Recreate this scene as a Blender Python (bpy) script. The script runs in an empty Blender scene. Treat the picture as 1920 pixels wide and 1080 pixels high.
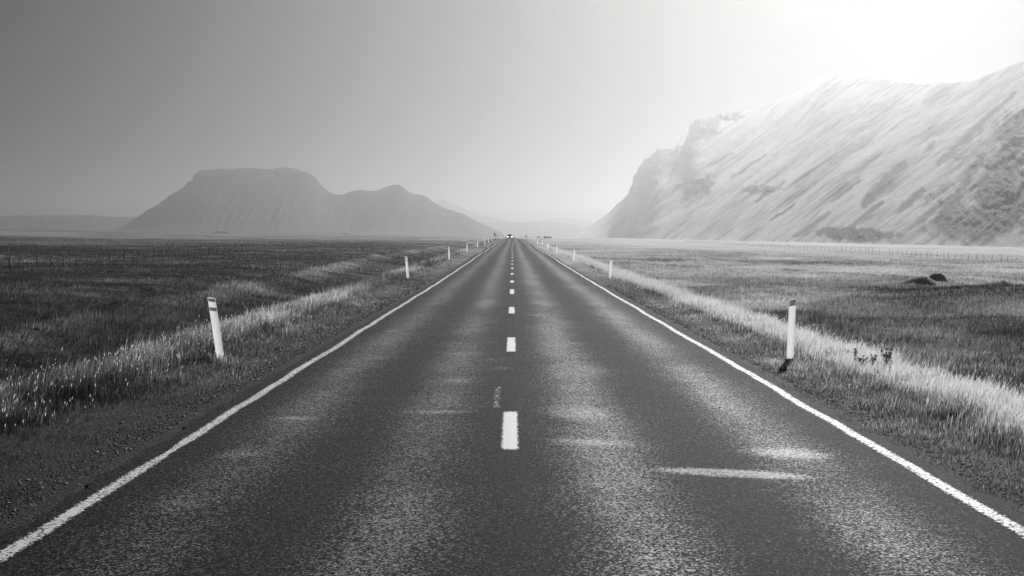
import bpy, bmesh, math, random
import numpy as np
from mathutils import Matrix, Vector
R_ = math.radians
rng = np.random.default_rng(7)
random.seed(7)
sc = bpy.context.scene
COL = sc.collection

# ------------------------------------------------------------------ camera
CAM_H = 1.9
F = 2667.0                     # focal length in pixels of the 1920 px frame (50 mm on 36 mm)
cam_d = bpy.data.cameras.new("camera")
cam_d.lens = 50.0
cam_d.sensor_width = 36.0
cam_d.clip_start = 0.1
cam_d.clip_end = 60000
cam = bpy.data.objects.new("camera", cam_d)
COL.objects.link(cam)
CR = Matrix.Rotation(R_(90 - 2.1), 3, 'X') @ Matrix.Rotation(0.0135, 3, 'Z')
cam.matrix_world = Matrix.Translation((0, 0, CAM_H)) @ CR.to_4x4()
sc.camera = cam

# ------------------------------------------------------------------ sun and sky
SUN_AZ, SUN_EL = 15.0, 22.5    # degrees right of the road, degrees up
sd = Vector((math.sin(R_(SUN_AZ)) * math.cos(R_(SUN_EL)), math.cos(R_(SUN_AZ)) * math.cos(R_(SUN_EL)), math.sin(R_(SUN_EL))))
sun_d = bpy.data.lights.new("sun", 'SUN')
sun_d.energy = 5.0
sun_d.angle = R_(0.5)
sun_d.color = (1, 0.995, 0.985)
sun = bpy.data.objects.new("sun", sun_d)
COL.objects.link(sun)
sun.rotation_euler = sd.to_track_quat('Z', 'Y').to_euler()
sun.location = (60, 200, 90)

w = bpy.data.worlds.new("World")
sc.world = w
w.use_nodes = True
nt = w.node_tree
nt.nodes.clear()
def N(nt, t, **k):
    n = nt.nodes.new(t)
    for a, b in k.items():
        setattr(n, a, b)
    return n
def math_n(nt, op, a, b=None, c=None, clamp=False):
    n = nt.nodes.new('ShaderNodeMath'); n.operation = op; n.use_clamp = clamp
    for i, v in enumerate((a, b, c)):
        if v is None: continue
        if isinstance(v, (int, float)): n.inputs[i].default_value = v
        else: nt.links.new(v, n.inputs[i])
    return n.outputs[0]
sky = N(nt, 'ShaderNodeTexSky', sky_type='NISHITA', sun_disc=False)
sky.sun_elevation = R_(SUN_EL)
sky.sun_rotation = R_(SUN_AZ)
sky.altitude = 0; sky.air_density = 1.0; sky.dust_density = 3.0; sky.ozone_density = 1.0
bw = N(nt, 'ShaderNodeRGBToBW')
nt.links.new(sky.outputs[0], bw.inputs[0])
# black-and-white film behind a red filter and a polariser
SKY_P, SKY_G, SKY_K = 1.2, 0.22, .85
SKY_A, SKY_B = .19, .16
tcw = N(nt, 'ShaderNodeTexCoord')
dt = N(nt, 'ShaderNodeVectorMath', operation='DOT_PRODUCT'); nt.links.new(tcw.outputs['Generated'], dt.inputs[0]); dt.inputs[1].default_value = sd
cos2 = math_n(nt, 'MULTIPLY', dt.outputs['Value'], dt.outputs['Value'])
pol = math_n(nt, 'MULTIPLY_ADD', cos2, SKY_K, 1 - SKY_K)      # polarised skylight: darkest a quarter turn from the sun
v = math_n(nt, 'MULTIPLY', math_n(nt, 'MULTIPLY', math_n(nt, 'POWER', bw.outputs[0], SKY_P), SKY_G), pol)
# film response of the sky: a toe that deepens the dark side and a shoulder that keeps the glow from burning out
L2 = math_n(nt, 'MULTIPLY', math_n(nt, 'MULTIPLY', v, v), .01)
v = math_n(nt, 'MULTIPLY', math_n(nt, 'DIVIDE', L2, math_n(nt, 'ADD', L2, SKY_B)), SKY_A * 10)
bg = N(nt, 'ShaderNodeBackground')
bg.inputs[1].default_value = 0.1
nt.links.new(v, bg.inputs[0])
wo = N(nt, 'ShaderNodeOutputWorld')
nt.links.new(bg.outputs[0], wo.inputs[0])

vs = sc.view_settings
sc.display_settings.display_device = 'sRGB'
vs.view_transform = 'Standard'; vs.look = 'None'; vs.exposure = 0.08; vs.gamma = 1.0; vs.use_curve_mapping = False
cy = sc.cycles
cy.use_denoising = True
cy.max_bounces = 5; cy.diffuse_bounces = 2; cy.glossy_bounces = 2; cy.transmission_bounces = 3
cy.transparent_max_bounces = 8; cy.volume_bounces = 0
cy.caustics_reflective = False; cy.caustics_refractive = False

# ------------------------------------------------------------------ helpers
def ray(px, py):
    return CR @ Vector(((px - 960) / F, -(py - 540) / F, -1.0))
def ground_at(px, py, z=0.0):
    d = ray(px, py); t = (z - CAM_H) / d.z
    return (d.x * t, d.y * t)
def az_el(px, py):
    d = ray(px, py)
    return math.atan2(d.x, d.y), d.z / math.hypot(d.x, d.y)
def tag(o, label=None, cat=None, group=None, kind=None):
    if label: o['label'] = label
    if cat: o['category'] = cat
    if group: o['group'] = group
    if kind: o['kind'] = kind
    return o
def empty(name, loc, rot=(0, 0, 0)):
    o = bpy.data.objects.new(name, None); COL.objects.link(o)
    o.location = loc; o.rotation_euler = rot; o.empty_display_size = 0.2
    return o
def link(name, me, parent=None, mat=None):
    o = bpy.data.objects.new(name, me); COL.objects.link(o)
    if mat: me.materials.append(mat)
    if parent: o.parent = parent
    return o
def np_mesh(name, V, quads=None, tris=None, smooth=False, attrs=None):
    me = bpy.data.meshes.new(name)
    V = np.asarray(V, dtype=np.float32)
    me.vertices.add(len(V)); me.vertices.foreach_set('co', V.ravel())
    loops = []; starts = []; tot = 0
    if quads is not None and len(quads):
        q = np.asarray(quads, dtype=np.int32); loops.append(q.ravel())
        starts.append(np.arange(len(q)) * 4); tot = len(q) * 4
    if tris is not None and len(tris):
        t = np.asarray(tris, dtype=np.int32); loops.append(t.ravel())
        starts.append(tot + np.arange(len(t)) * 3)
    L = np.concatenate(loops); S = np.concatenate(starts).astype(np.int32)
    me.loops.add(len(L)); me.loops.foreach_set('vertex_index', L)
    me.polygons.add(len(S)); me.polygons.foreach_set('loop_start', S)
    if smooth: me.polygons.foreach_set('use_smooth', np.ones(len(S), dtype=bool))
    for k, a in (attrs or {}).items():
        at = me.attributes.new(k, 'FLOAT', 'POINT'); at.data.foreach_set('value', np.asarray(a, dtype=np.float32).ravel())
    me.update(calc_edges=True)
    return me
def grid_quads(nr, nc):
    i = np.arange(nr - 1)[:, None] * nc + np.arange(nc - 1)[None, :]
    i = i.ravel()
    return np.stack([i, i + 1, i + nc + 1, i + nc], 1)
_tab = rng.random((256, 256)).astype(np.float32)
def vnoise(x, y):
    xi = np.floor(x).astype(np.int64); yi = np.floor(y).astype(np.int64)
    fx = x - xi; fy = y - yi
    fx = fx * fx * (3 - 2 * fx); fy = fy * fy * (3 - 2 * fy)
    a = _tab[xi & 255, yi & 255]; b = _tab[(xi + 1) & 255, yi & 255]
    c = _tab[xi & 255, (yi + 1) & 255]; d = _tab[(xi + 1) & 255, (yi + 1) & 255]
    return (a * (1 - fx) + b * fx) * (1 - fy) + (c * (1 - fx) + d * fx) * fy
def fbm(x, y, o=4, seed=0.0):
    s = 0; a = 1.0; t = 0
    x = x + seed * 17.31; y = y + seed * 9.73
    for k in range(o):
        s = s + a * (vnoise(x + k * 31.7, y + k * 11.3) * 2 - 1); t += a; a *= 0.5; x = x * 2.03; y = y * 2.03
    return s / t
def sst(a, b, x):
    t = np.clip((x - a) / (b - a), 0, 1)
    return t * t * (3 - 2 * t)
def bumpf(x, c, wd):
    return np.exp(-((x - c) / wd) ** 2)

# ------------------------------------------------------------------ shape of the land
_ry = [-100, 0, 60, 126, 201, 280, 400, 480, 520, 560, 620, 700, 760, 20000]
_rz = [0, 0, 0, .12, .30, .50, .80, .97, 1.0, .93, .60, -.1, -.35, -.35]
def road_z(y):
    y = np.asarray(y, dtype=float)
    z = np.interp(y, _ry, _rz)
    amp = sst(60, 160, y) * (1 - sst(480, 560, y))
    return z + amp * (0.045 * np.sin(y / 9.5 + .6) + 0.05 * np.sin(y / 21.0 + 2.0) + .02 * np.sin(y / 4.3))
def road_dx(y):
    y = np.asarray(y, dtype=float)
    return sst(90, 200, y) * (0.05 * np.sin(y / 17.0) + .05 * np.sin(y / 39.0 + 1))
def field_z(x, y):
    d = np.hypot(x, y)
    z = np.interp(d, [0, 110, 200, 335, 600, 1500, 20000], [-1.4, -1.4, -1.0, -.78, -.45, -.4, -.4])
    n = .22 * fbm(x / 11, y / 11, 3, 1) + .10 * fbm(x / 3.1, y / 3.1, 2, 2)
    fade = 1 - sst(400, 1500, d) * .7
    return z + n * fade
def land_z(x, y):
    x = np.asarray(x, dtype=float); y = np.asarray(y, dtype=float)
    rz = road_z(y)
    ax = np.where(x < 0, -x, x - .25)
    near = rz - .05 - .018 * np.minimum(ax, 3.6)
    verge = rz - .13 + .07 * bumpf(ax, 5.1, .7) + .03 * fbm(x / .8, y / .8, 3, 3)
    z = np.where(ax < 3.3, near - .02, near + (verge - near) * sst(3.3, 4.4, ax))
    fz = field_z(x, y)
    fz = np.where(x < 0, fz + .5 * bumpf(x, -15.5 + 1.0 * np.sin(y / 33), 1.7) - .35 * bumpf(x, -19.5, 2.2) - .2 * bumpf(x, -10.5, 1.8), fz)
    fz = fz + .30 * fbm(x / 5, y / 8, 3, 15) * (x > 0) + .7 * bumpf(np.hypot((x - 26) / 7, (y - 78) / 9), 0, 1) + .5 * bumpf(np.hypot((x - 33) / 5, (y - 92) / 6), 0, 1) \
        + .35 * bumpf(np.hypot((x - 19) / 6, (y - 110) / 8), 0, 1) + .4 * bumpf(np.hypot((x - 20) / 3, (y - 58) / 5), 0, 1)
    return z + (fz - z) * sst(5.6, 9.5 + 3 * sst(200, 520, y), ax)

def tone_f(x, y):
    """0 = deep green grass, 1 = pale dry grass; dimmer light on the left is painted in"""
    x = np.asarray(x, dtype=float); y = np.asarray(y, dtype=float)
    d = np.hypot(x, y)
    wob = .5 * fbm(y / 6, x * 0 + 3, 3, 5)
    n = .55 * fbm(x / 9, y / 16, 4, 6) + .35 * fbm(x / 2.2, y / 3, 3, 7)
    far = fbm(x / 90, y / 160, 4, 8)
    t = .30 + .62 * n + .25 * fbm(x / 30, y / 45, 3, 12)
    right = x > 0
    ax = np.where(right, x, -x)
    # right side of the road, kept paler: its stronger light is partly painted in
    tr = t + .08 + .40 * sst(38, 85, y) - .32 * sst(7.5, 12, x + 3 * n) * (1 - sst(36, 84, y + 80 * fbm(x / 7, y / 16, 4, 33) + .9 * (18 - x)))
    tr = tr + .8 * sst(4.9 + wob * .4, 5.35 + wob * .4, x) * (1 - sst(5.9 + wob * .6, 6.8 + wob * .6, x))
    # left side of the road: lowered tone paints the dimmer light into the grass
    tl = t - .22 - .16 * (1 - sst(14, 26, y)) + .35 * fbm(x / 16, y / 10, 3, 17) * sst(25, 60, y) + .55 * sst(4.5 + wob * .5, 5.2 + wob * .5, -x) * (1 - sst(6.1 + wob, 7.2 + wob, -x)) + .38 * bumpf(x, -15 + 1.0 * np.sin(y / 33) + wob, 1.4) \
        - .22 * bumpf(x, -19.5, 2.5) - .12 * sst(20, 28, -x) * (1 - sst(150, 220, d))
    tr = tr + .45 * fbm(x / 7, y / 13, 4, 14) * sst(30, 60, y) - .6 * bumpf(np.hypot((x - 27) / 8, (y - 82) / 15), 0, 1) - .4 * bumpf(np.hypot((x - 12) / 5, (y - 62) / 6), 0, 1)
    t = np.where(right, tr, tl)
    # the shorter verge beside the gravel
    t = np.where(ax < 4.9, .34 + .45 * n + .12 * right - .2 * (1 - sst(12, 22, y)) + (.22 + .25 * right) * sst(35, 110, y), t)
    f = sst(170, 420, d)
    tf = .26 + .66 * sst(-.12, .12, x / (d + 1)) + .45 * far + .2 * fbm(x / 25, y / 40, 3, 9)  # far grass graded by bearing: light falling off to the left, painted in
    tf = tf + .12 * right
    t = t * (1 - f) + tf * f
    # dark ditches and fences of the far plain
    L = (x < 60)
    t = t - .8 * bumpf(y, 2300 + x * .15, 170) * L - .7 * bumpf(y, 200 + 40 * fbm(x / 60, y * 0, 2, 4), 26) * (x < -46)
    t = t - .5 * sst(3000, 3600, y) * L
    return np.clip(t, 0, 1.15)

# ------------------------------------------------------------------ materials
def new_mat(name):
    m = bpy.data.materials.new(name); m.use_nodes = True
    nt = m.node_tree; nt.nodes.clear()
    out = nt.nodes.new('ShaderNodeOutputMaterial')
    return m, nt, out
def noise_n(nt, vec, scale, detail=3, rough=.55):
    n = nt.nodes.new('ShaderNodeTexNoise'); n.inputs['Scale'].default_value = scale
    n.inputs['Detail'].default_value = detail; n.inputs['Roughness'].default_value = rough
    if vec is not None: nt.links.new(vec, n.inputs['Vector'])
    return n.outputs['Fac']
def ramp_n(nt, fac, stops, interp='LINEAR'):
    r = nt.nodes.new('ShaderNodeValToRGB'); r.color_ramp.interpolation = interp
    e = r.color_ramp.elements
    while len(e) < len(stops): e.new(.5)
    for k, (p, c) in enumerate(stops):
        e[k].position = p; e[k].color = (c, c, c, 1)
    nt.links.new(fac, r.inputs[0])
    return r.outputs[0]
def attr_n(nt, name):
    a = nt.nodes.new('ShaderNodeAttribute'); a.attribute_name = name
    return a.outputs['Fac']
def simple_mat(name, c, rough=.6, metal=0, var=.15, scale=20, bump=0.0, spec=.4):
    m, nt, out = new_mat(name)
    b = nt.nodes.new('ShaderNodeBsdfPrincipled')
    tc = nt.nodes.new('ShaderNodeTexCoord')
    f = noise_n(nt, tc.outputs['Object'], scale, 4)
    col = ramp_n(nt, f, [(.3, c * (1 - var)), (.7, min(1, c * (1 + var)))])
    nt.links.new(col, b.inputs['Base Color'])
    b.inputs['Roughness'].default_value = rough; b.inputs['Metallic'].default_value = metal
    b.inputs['Specular IOR Level'].default_value = spec
    if bump:
        bp = nt.nodes.new('ShaderNodeBump'); bp.inputs['Strength'].default_value = bump; bp.inputs['Distance'].default_value = .01
        nt.links.new(f, bp.inputs['Height']); nt.links.new(bp.outputs[0], b.inputs['Normal'])
    nt.links.new(b.outputs[0], out.inputs[0])
    return m

# grass blades: thin leaves that let the low sun through
def grass_mat():
    m, nt, out = new_mat('grass_blades')
    t = attr_n(nt, 'tone')
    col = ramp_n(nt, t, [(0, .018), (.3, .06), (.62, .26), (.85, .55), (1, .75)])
    d = nt.nodes.new('ShaderNodeBsdfDiffuse'); tr = nt.nodes.new('ShaderNodeBsdfTranslucent')
    nt.links.new(col, d.inputs[0]); nt.links.new(col, tr.inputs[0])
    mx = nt.nodes.new('ShaderNodeMixShader'); mx.inputs[0].default_value = .64
    nt.links.new(d.outputs[0], mx.inputs[1]); nt.links.new(tr.outputs[0], mx.inputs[2])
    nt.links.new(mx.outputs[0], out.inputs[0])
    return m
M_GRASS = grass_mat()

def ground_mat():
    m, nt, out = new_mat('grassland_soil')
    tc = nt.nodes.new('ShaderNodeTexCoord')
    P = tc.outputs['Object']
    mp = nt.nodes.new('ShaderNodeMapping'); nt.links.new(P, mp.inputs[0]); mp.inputs['Scale'].default_value = (.6, 1, 1)
    t = attr_n(nt, 'tone'); soil = attr_n(nt, 'soil')
    n1 = noise_n(nt, mp.outputs[0], .035, 5, .6)
    n2 = noise_n(nt, P, .5, 5, .65)
    n3 = noise_n(nt, P, 9, 3, .6)
    a = math_n(nt, 'MULTIPLY_ADD', math_n(nt, 'SUBTRACT', n1, .5), .7, t)
    a = math_n(nt, 'MULTIPLY_ADD', math_n(nt, 'SUBTRACT', n2, .5), .7, a)
    a = math_n(nt, 'MULTIPLY_ADD', math_n(nt, 'SUBTRACT', n3, .5), .25, a)
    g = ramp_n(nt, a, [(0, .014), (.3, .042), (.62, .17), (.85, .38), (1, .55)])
    v = nt.nodes.new('ShaderNodeTexVoronoi'); v.inputs['Scale'].default_value = 45; nt.links.new(P, v.inputs['Vector'])
    s = nt.nodes.new('ShaderNodeSeparateColor'); nt.links.new(v.outputs['Color'], s.inputs[0])
    peb = ramp_n(nt, s.outputs[0], [(0, .008), (.75, .022), (.93, .045), (1, .14)])
    mx = nt.nodes.new('ShaderNodeMixRGB'); nt.links.new(soil, mx.inputs[0]); nt.links.new(g, mx.inputs[1]); nt.links.new(peb, mx.inputs[2])
    b = nt.nodes.new('ShaderNodeBsdfPrincipled'); nt.links.new(mx.outputs[0], b.inputs['Base Color'])
    b.inputs['Roughness'].default_value = .9; b.inputs['Specular IOR Level'].default_value = .1
    nt.links.new(math_n(nt, 'MULTIPLY', math_n(nt, 'SUBTRACT', 1.0, soil), math_n(nt, 'MULTIPLY', a, .8), clamp=True), b.inputs['Sheen Weight']); b.inputs['Sheen Roughness'].default_value = .45
    bp = nt.nodes.new('ShaderNodeBump'); bp.inputs['Strength'].default_value = .8; bp.inputs['Distance'].default_value = .03
    nt.links.new(math_n(nt, 'ADD', n3, v.outputs['Distance']), bp.inputs['Height']); nt.links.new(bp.outputs[0], b.inputs['Normal'])
    nt.links.new(b.outputs[0], out.inputs[0])
    return m
M_GROUND = ground_mat()

def asphalt_nodes(nt):
    """chip seal: returns (shader, chip noise)"""
    tc = nt.nodes.new('ShaderNodeTexCoord'); P = tc.outputs['Object']
    wear = attr_n(nt, 'wear'); patch = attr_n(nt, 'patch')
    vo = nt.nodes.new('ShaderNodeTexVoronoi'); vo.inputs['Scale'].default_value = 85; nt.links.new(P, vo.inputs['Vector'])
    sp = nt.nodes.new('ShaderNodeSeparateColor'); nt.links.new(vo.outputs['Color'], sp.inputs[0])
    chip = sp.outputs[0]
    mp = nt.nodes.new('ShaderNodeMapping'); nt.links.new(P, mp.inputs[0]); mp.inputs['Scale'].default_value = (1.0, .55, 1)
    fine = noise_n(nt, mp.outputs[0], 40, 4, .75)
    mid = noise_n(nt, P, 1.3, 4, .6)
    wr = math_n(nt, 'ADD', wear, math_n(nt, 'MULTIPLY', math_n(nt, 'SUBTRACT', mid, .5), .35), clamp=True)
    # share of pale worn chips against black binder
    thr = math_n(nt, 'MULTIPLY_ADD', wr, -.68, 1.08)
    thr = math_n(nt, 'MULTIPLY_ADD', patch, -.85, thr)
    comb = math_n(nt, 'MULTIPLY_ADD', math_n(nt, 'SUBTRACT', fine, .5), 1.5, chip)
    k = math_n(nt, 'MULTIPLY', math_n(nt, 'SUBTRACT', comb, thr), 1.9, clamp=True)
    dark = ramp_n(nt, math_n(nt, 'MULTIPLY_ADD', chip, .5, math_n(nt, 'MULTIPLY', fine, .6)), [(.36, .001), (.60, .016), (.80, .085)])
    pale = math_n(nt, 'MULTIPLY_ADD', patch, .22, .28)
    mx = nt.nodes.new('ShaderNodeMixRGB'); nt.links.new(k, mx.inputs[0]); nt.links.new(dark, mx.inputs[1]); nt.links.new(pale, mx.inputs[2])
    b = nt.nodes.new('ShaderNodeBsdfPrincipled'); nt.links.new(mx.outputs[0], b.inputs['Base Color'])
    nt.links.new(math_n(nt, 'MULTIPLY_ADD', k, -.18, .80), b.inputs['Roughness'])
    nt.links.new(math_n(nt, 'MULTIPLY_ADD', math_n(nt, 'MULTIPLY', k, math_n(nt, 'MULTIPLY_ADD', patch, -.95, 1.0)), .14, .02), b.inputs['Specular IOR Level'])
    bp = nt.nodes.new('ShaderNodeBump'); bp.inputs['Strength'].default_value = .6; bp.inputs['Distance'].default_value = .005
    hh = math_n(nt, 'ADD', math_n(nt, 'MULTIPLY', comb, .6), vo.outputs['Distance'])
    nt.links.new(hh, bp.inputs['Height']); nt.links.new(bp.outputs[0], b.inputs['Normal'])
    return b.outputs[0], comb, P
def road_mat():
    m, nt, out = new_mat('chip_seal_asphalt')
    s, c, P = asphalt_nodes(nt)
    nt.links.new(s, out.inputs[0]); return m
M_ROAD = road_mat()
def paint_mat():
    """worn white road paint with a speckled edge, clear where the paint is gone"""
    m, nt, out = new_mat('road_paint')
    tc = nt.nodes.new('ShaderNodeTexCoord'); P = tc.outputs['Object']
    cov = attr_n(nt, 'cover')
    vo = nt.nodes.new('ShaderNodeTexVoronoi'); vo.inputs['Scale'].default_value = 62; nt.links.new(P, vo.inputs['Vector'])
    sp = nt.nodes.new('ShaderNodeSeparateColor'); nt.links.new(vo.outputs['Color'], sp.inputs[0])
    f = noise_n(nt, P, 30, 3, .7)
    comb = math_n(nt, 'MULTIPLY_ADD', math_n(nt, 'SUBTRACT', f, .5), .9, sp.outputs[0])
    k = math_n(nt, 'MULTIPLY', math_n(nt, 'SUBTRACT', math_n(nt, 'ADD', comb, cov), 1.0), 6, clamp=True)
    b = nt.nodes.new('ShaderNodeBsdfPrincipled')
    nt.links.new(ramp_n(nt, f, [(.3, .62), (.7, .82)]), b.inputs['Base Color']); b.inputs['Roughness'].default_value = .7
    tr = nt.nodes.new('ShaderNodeBsdfTransparent')
    mx = nt.nodes.new('ShaderNodeMixShader'); nt.links.new(k, mx.inputs[0]); nt.links.new(tr.outputs[0], mx.inputs[1]); nt.links.new(b.outputs[0], mx.inputs[2])
    nt.links.new(mx.outputs[0], out.inputs[0]); return m
M_PAINT = paint_mat()

def rock_mat(name, lo, hi, rock, sheen=0.0):
    m, nt, out = new_mat(name)
    tc = nt.nodes.new('ShaderNodeTexCoord'); P = tc.outputs['Object']
    st = attr_n(nt, 'streak'); rk = attr_n(nt, 'rock')
    cb = nt.nodes.new('ShaderNodeCombineXYZ')                      # across the fall line / down the fall line
    nt.links.new(attr_n(nt, 'across'), cb.inputs[0]); nt.links.new(attr_n(nt, 'down'), cb.inputs[1])
    f1 = noise_n(nt, cb.outputs[0], 1.0, 6, .62)
    cb2 = nt.nodes.new('ShaderNodeVectorMath'); cb2.operation = 'MULTIPLY'; nt.links.new(cb.outputs[0], cb2.inputs[0]); cb2.inputs[1].default_value = (3.5, 1.6, 1)
    f2 = noise_n(nt, cb2.outputs[0], 1.0, 6, .7)
    n = noise_n(nt, P, .015, 6, .65); n2 = noise_n(nt, P, .10, 5, .65)
    a = math_n(nt, 'MULTIPLY_ADD', math_n(nt, 'SUBTRACT', n, .5), 1.0, math_n(nt, 'MULTIPLY_ADD', math_n(nt, 'SUBTRACT', st, .5), .5, .5))
    a = math_n(nt, 'MULTIPLY_ADD', math_n(nt, 'SUBTRACT', f1, .5), .85, a)
    a = math_n(nt, 'MULTIPLY_ADD', math_n(nt, 'SUBTRACT', f2, .5), .6, a)
    a = math_n(nt, 'MULTIPLY_ADD', math_n(nt, 'SUBTRACT', n2, .5), .3, a)
    a = math_n(nt, 'MULTIPLY_ADD', rk, -.55, a)
    g = ramp_n(nt, a, [(.05, rock), (.28, lo), (.60, hi)])
    k = math_n(nt, 'MULTIPLY', math_n(nt, 'SUBTRACT', math_n(nt, 'MULTIPLY_ADD', math_n(nt, 'SUBTRACT', f2, .5), -1.3, math_n(nt, 'MULTIPLY_ADD', math_n(nt, 'SUBTRACT', n2, .5), .8, rk)), .55), 5, clamp=True)
    cb3 = nt.nodes.new('ShaderNodeCombineXYZ'); nt.links.new(attr_n(nt, 'crag_u'), cb3.inputs[0]); nt.links.new(attr_n(nt, 'crag_v'), cb3.inputs[1])
    cr = noise_n(nt, cb3.outputs[0], 1.0, 6, .7)
    rc = ramp_n(nt, cr, [(.35, rock * .3), (.5, rock), (.58, rock * 1.6), (.66, hi * .7)])
    mx = nt.nodes.new('ShaderNodeMixRGB'); nt.links.new(k, mx.inputs[0]); nt.links.new(g, mx.inputs[1]); nt.links.new(rc, mx.inputs[2])
    b = nt.nodes.new('ShaderNodeBsdfPrincipled'); nt.links.new(mx.outputs[0], b.inputs['Base Color'])
    b.inputs['Roughness'].default_value = .9; b.inputs['Specular IOR Level'].default_value = .05
    nt.links.new(math_n(nt, 'MULTIPLY', math_n(nt, 'MULTIPLY_ADD', k, -1.0, 1.0), math_n(nt, 'MULTIPLY', a, sheen), clamp=True), b.inputs['Sheen Weight']); b.inputs['Sheen Roughness'].default_value = .5
    bp = nt.nodes.new('ShaderNodeBump'); bp.inputs['Strength'].default_value = .5; bp.inputs['Distance'].default_value = 5
    nt.links.new(math_n(nt, 'MULTIPLY_ADD', f2, 1.5, n2), bp.inputs['Height']); nt.links.new(bp.outputs[0], b.inputs['Normal'])
    nt.links.new(b.outputs[0], out.inputs[0]); return m

# ------------------------------------------------------------------ the ground, one sheet to the horizon
def build_ground():
    xs = np.arange(0, 12, .16)
    g = 12 * np.exp(np.arange(0, math.log(9000 / 12), .021))
    xp = np.concatenate([xs, g]); X = np.concatenate([-xp[:0:-1], xp])
    ys = np.concatenate([np.arange(-60, 4, 2.0), 4 * np.exp(np.arange(0, math.log(14000 / 4), .0125))])
    XX, YY = np.meshgrid(X, ys)
    Z = land_z(XX, YY)
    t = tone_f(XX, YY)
    ax = np.where(XX < 0, -XX + .1 , XX - .1)
    e = .35 * fbm(XX / .7, YY / 1.1, 4, 11)
    soil = 1 - sst(3.58, 3.58 + .42 - .2 * sst(40, 100, YY), ax + .5 * e - .85 * (XX < 0) * (1 - sst(13, 21, YY)))
    V = np.stack([XX, YY, Z], -1).reshape(-1, 3)
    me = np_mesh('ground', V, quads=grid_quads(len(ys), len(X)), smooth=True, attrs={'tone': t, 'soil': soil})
    o = link('ground', me, mat=M_GROUND)
    tag(o, 'flat grassy plain with dry and green patches on both sides of the road', 'ground', kind='structure')
build_ground()

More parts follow.
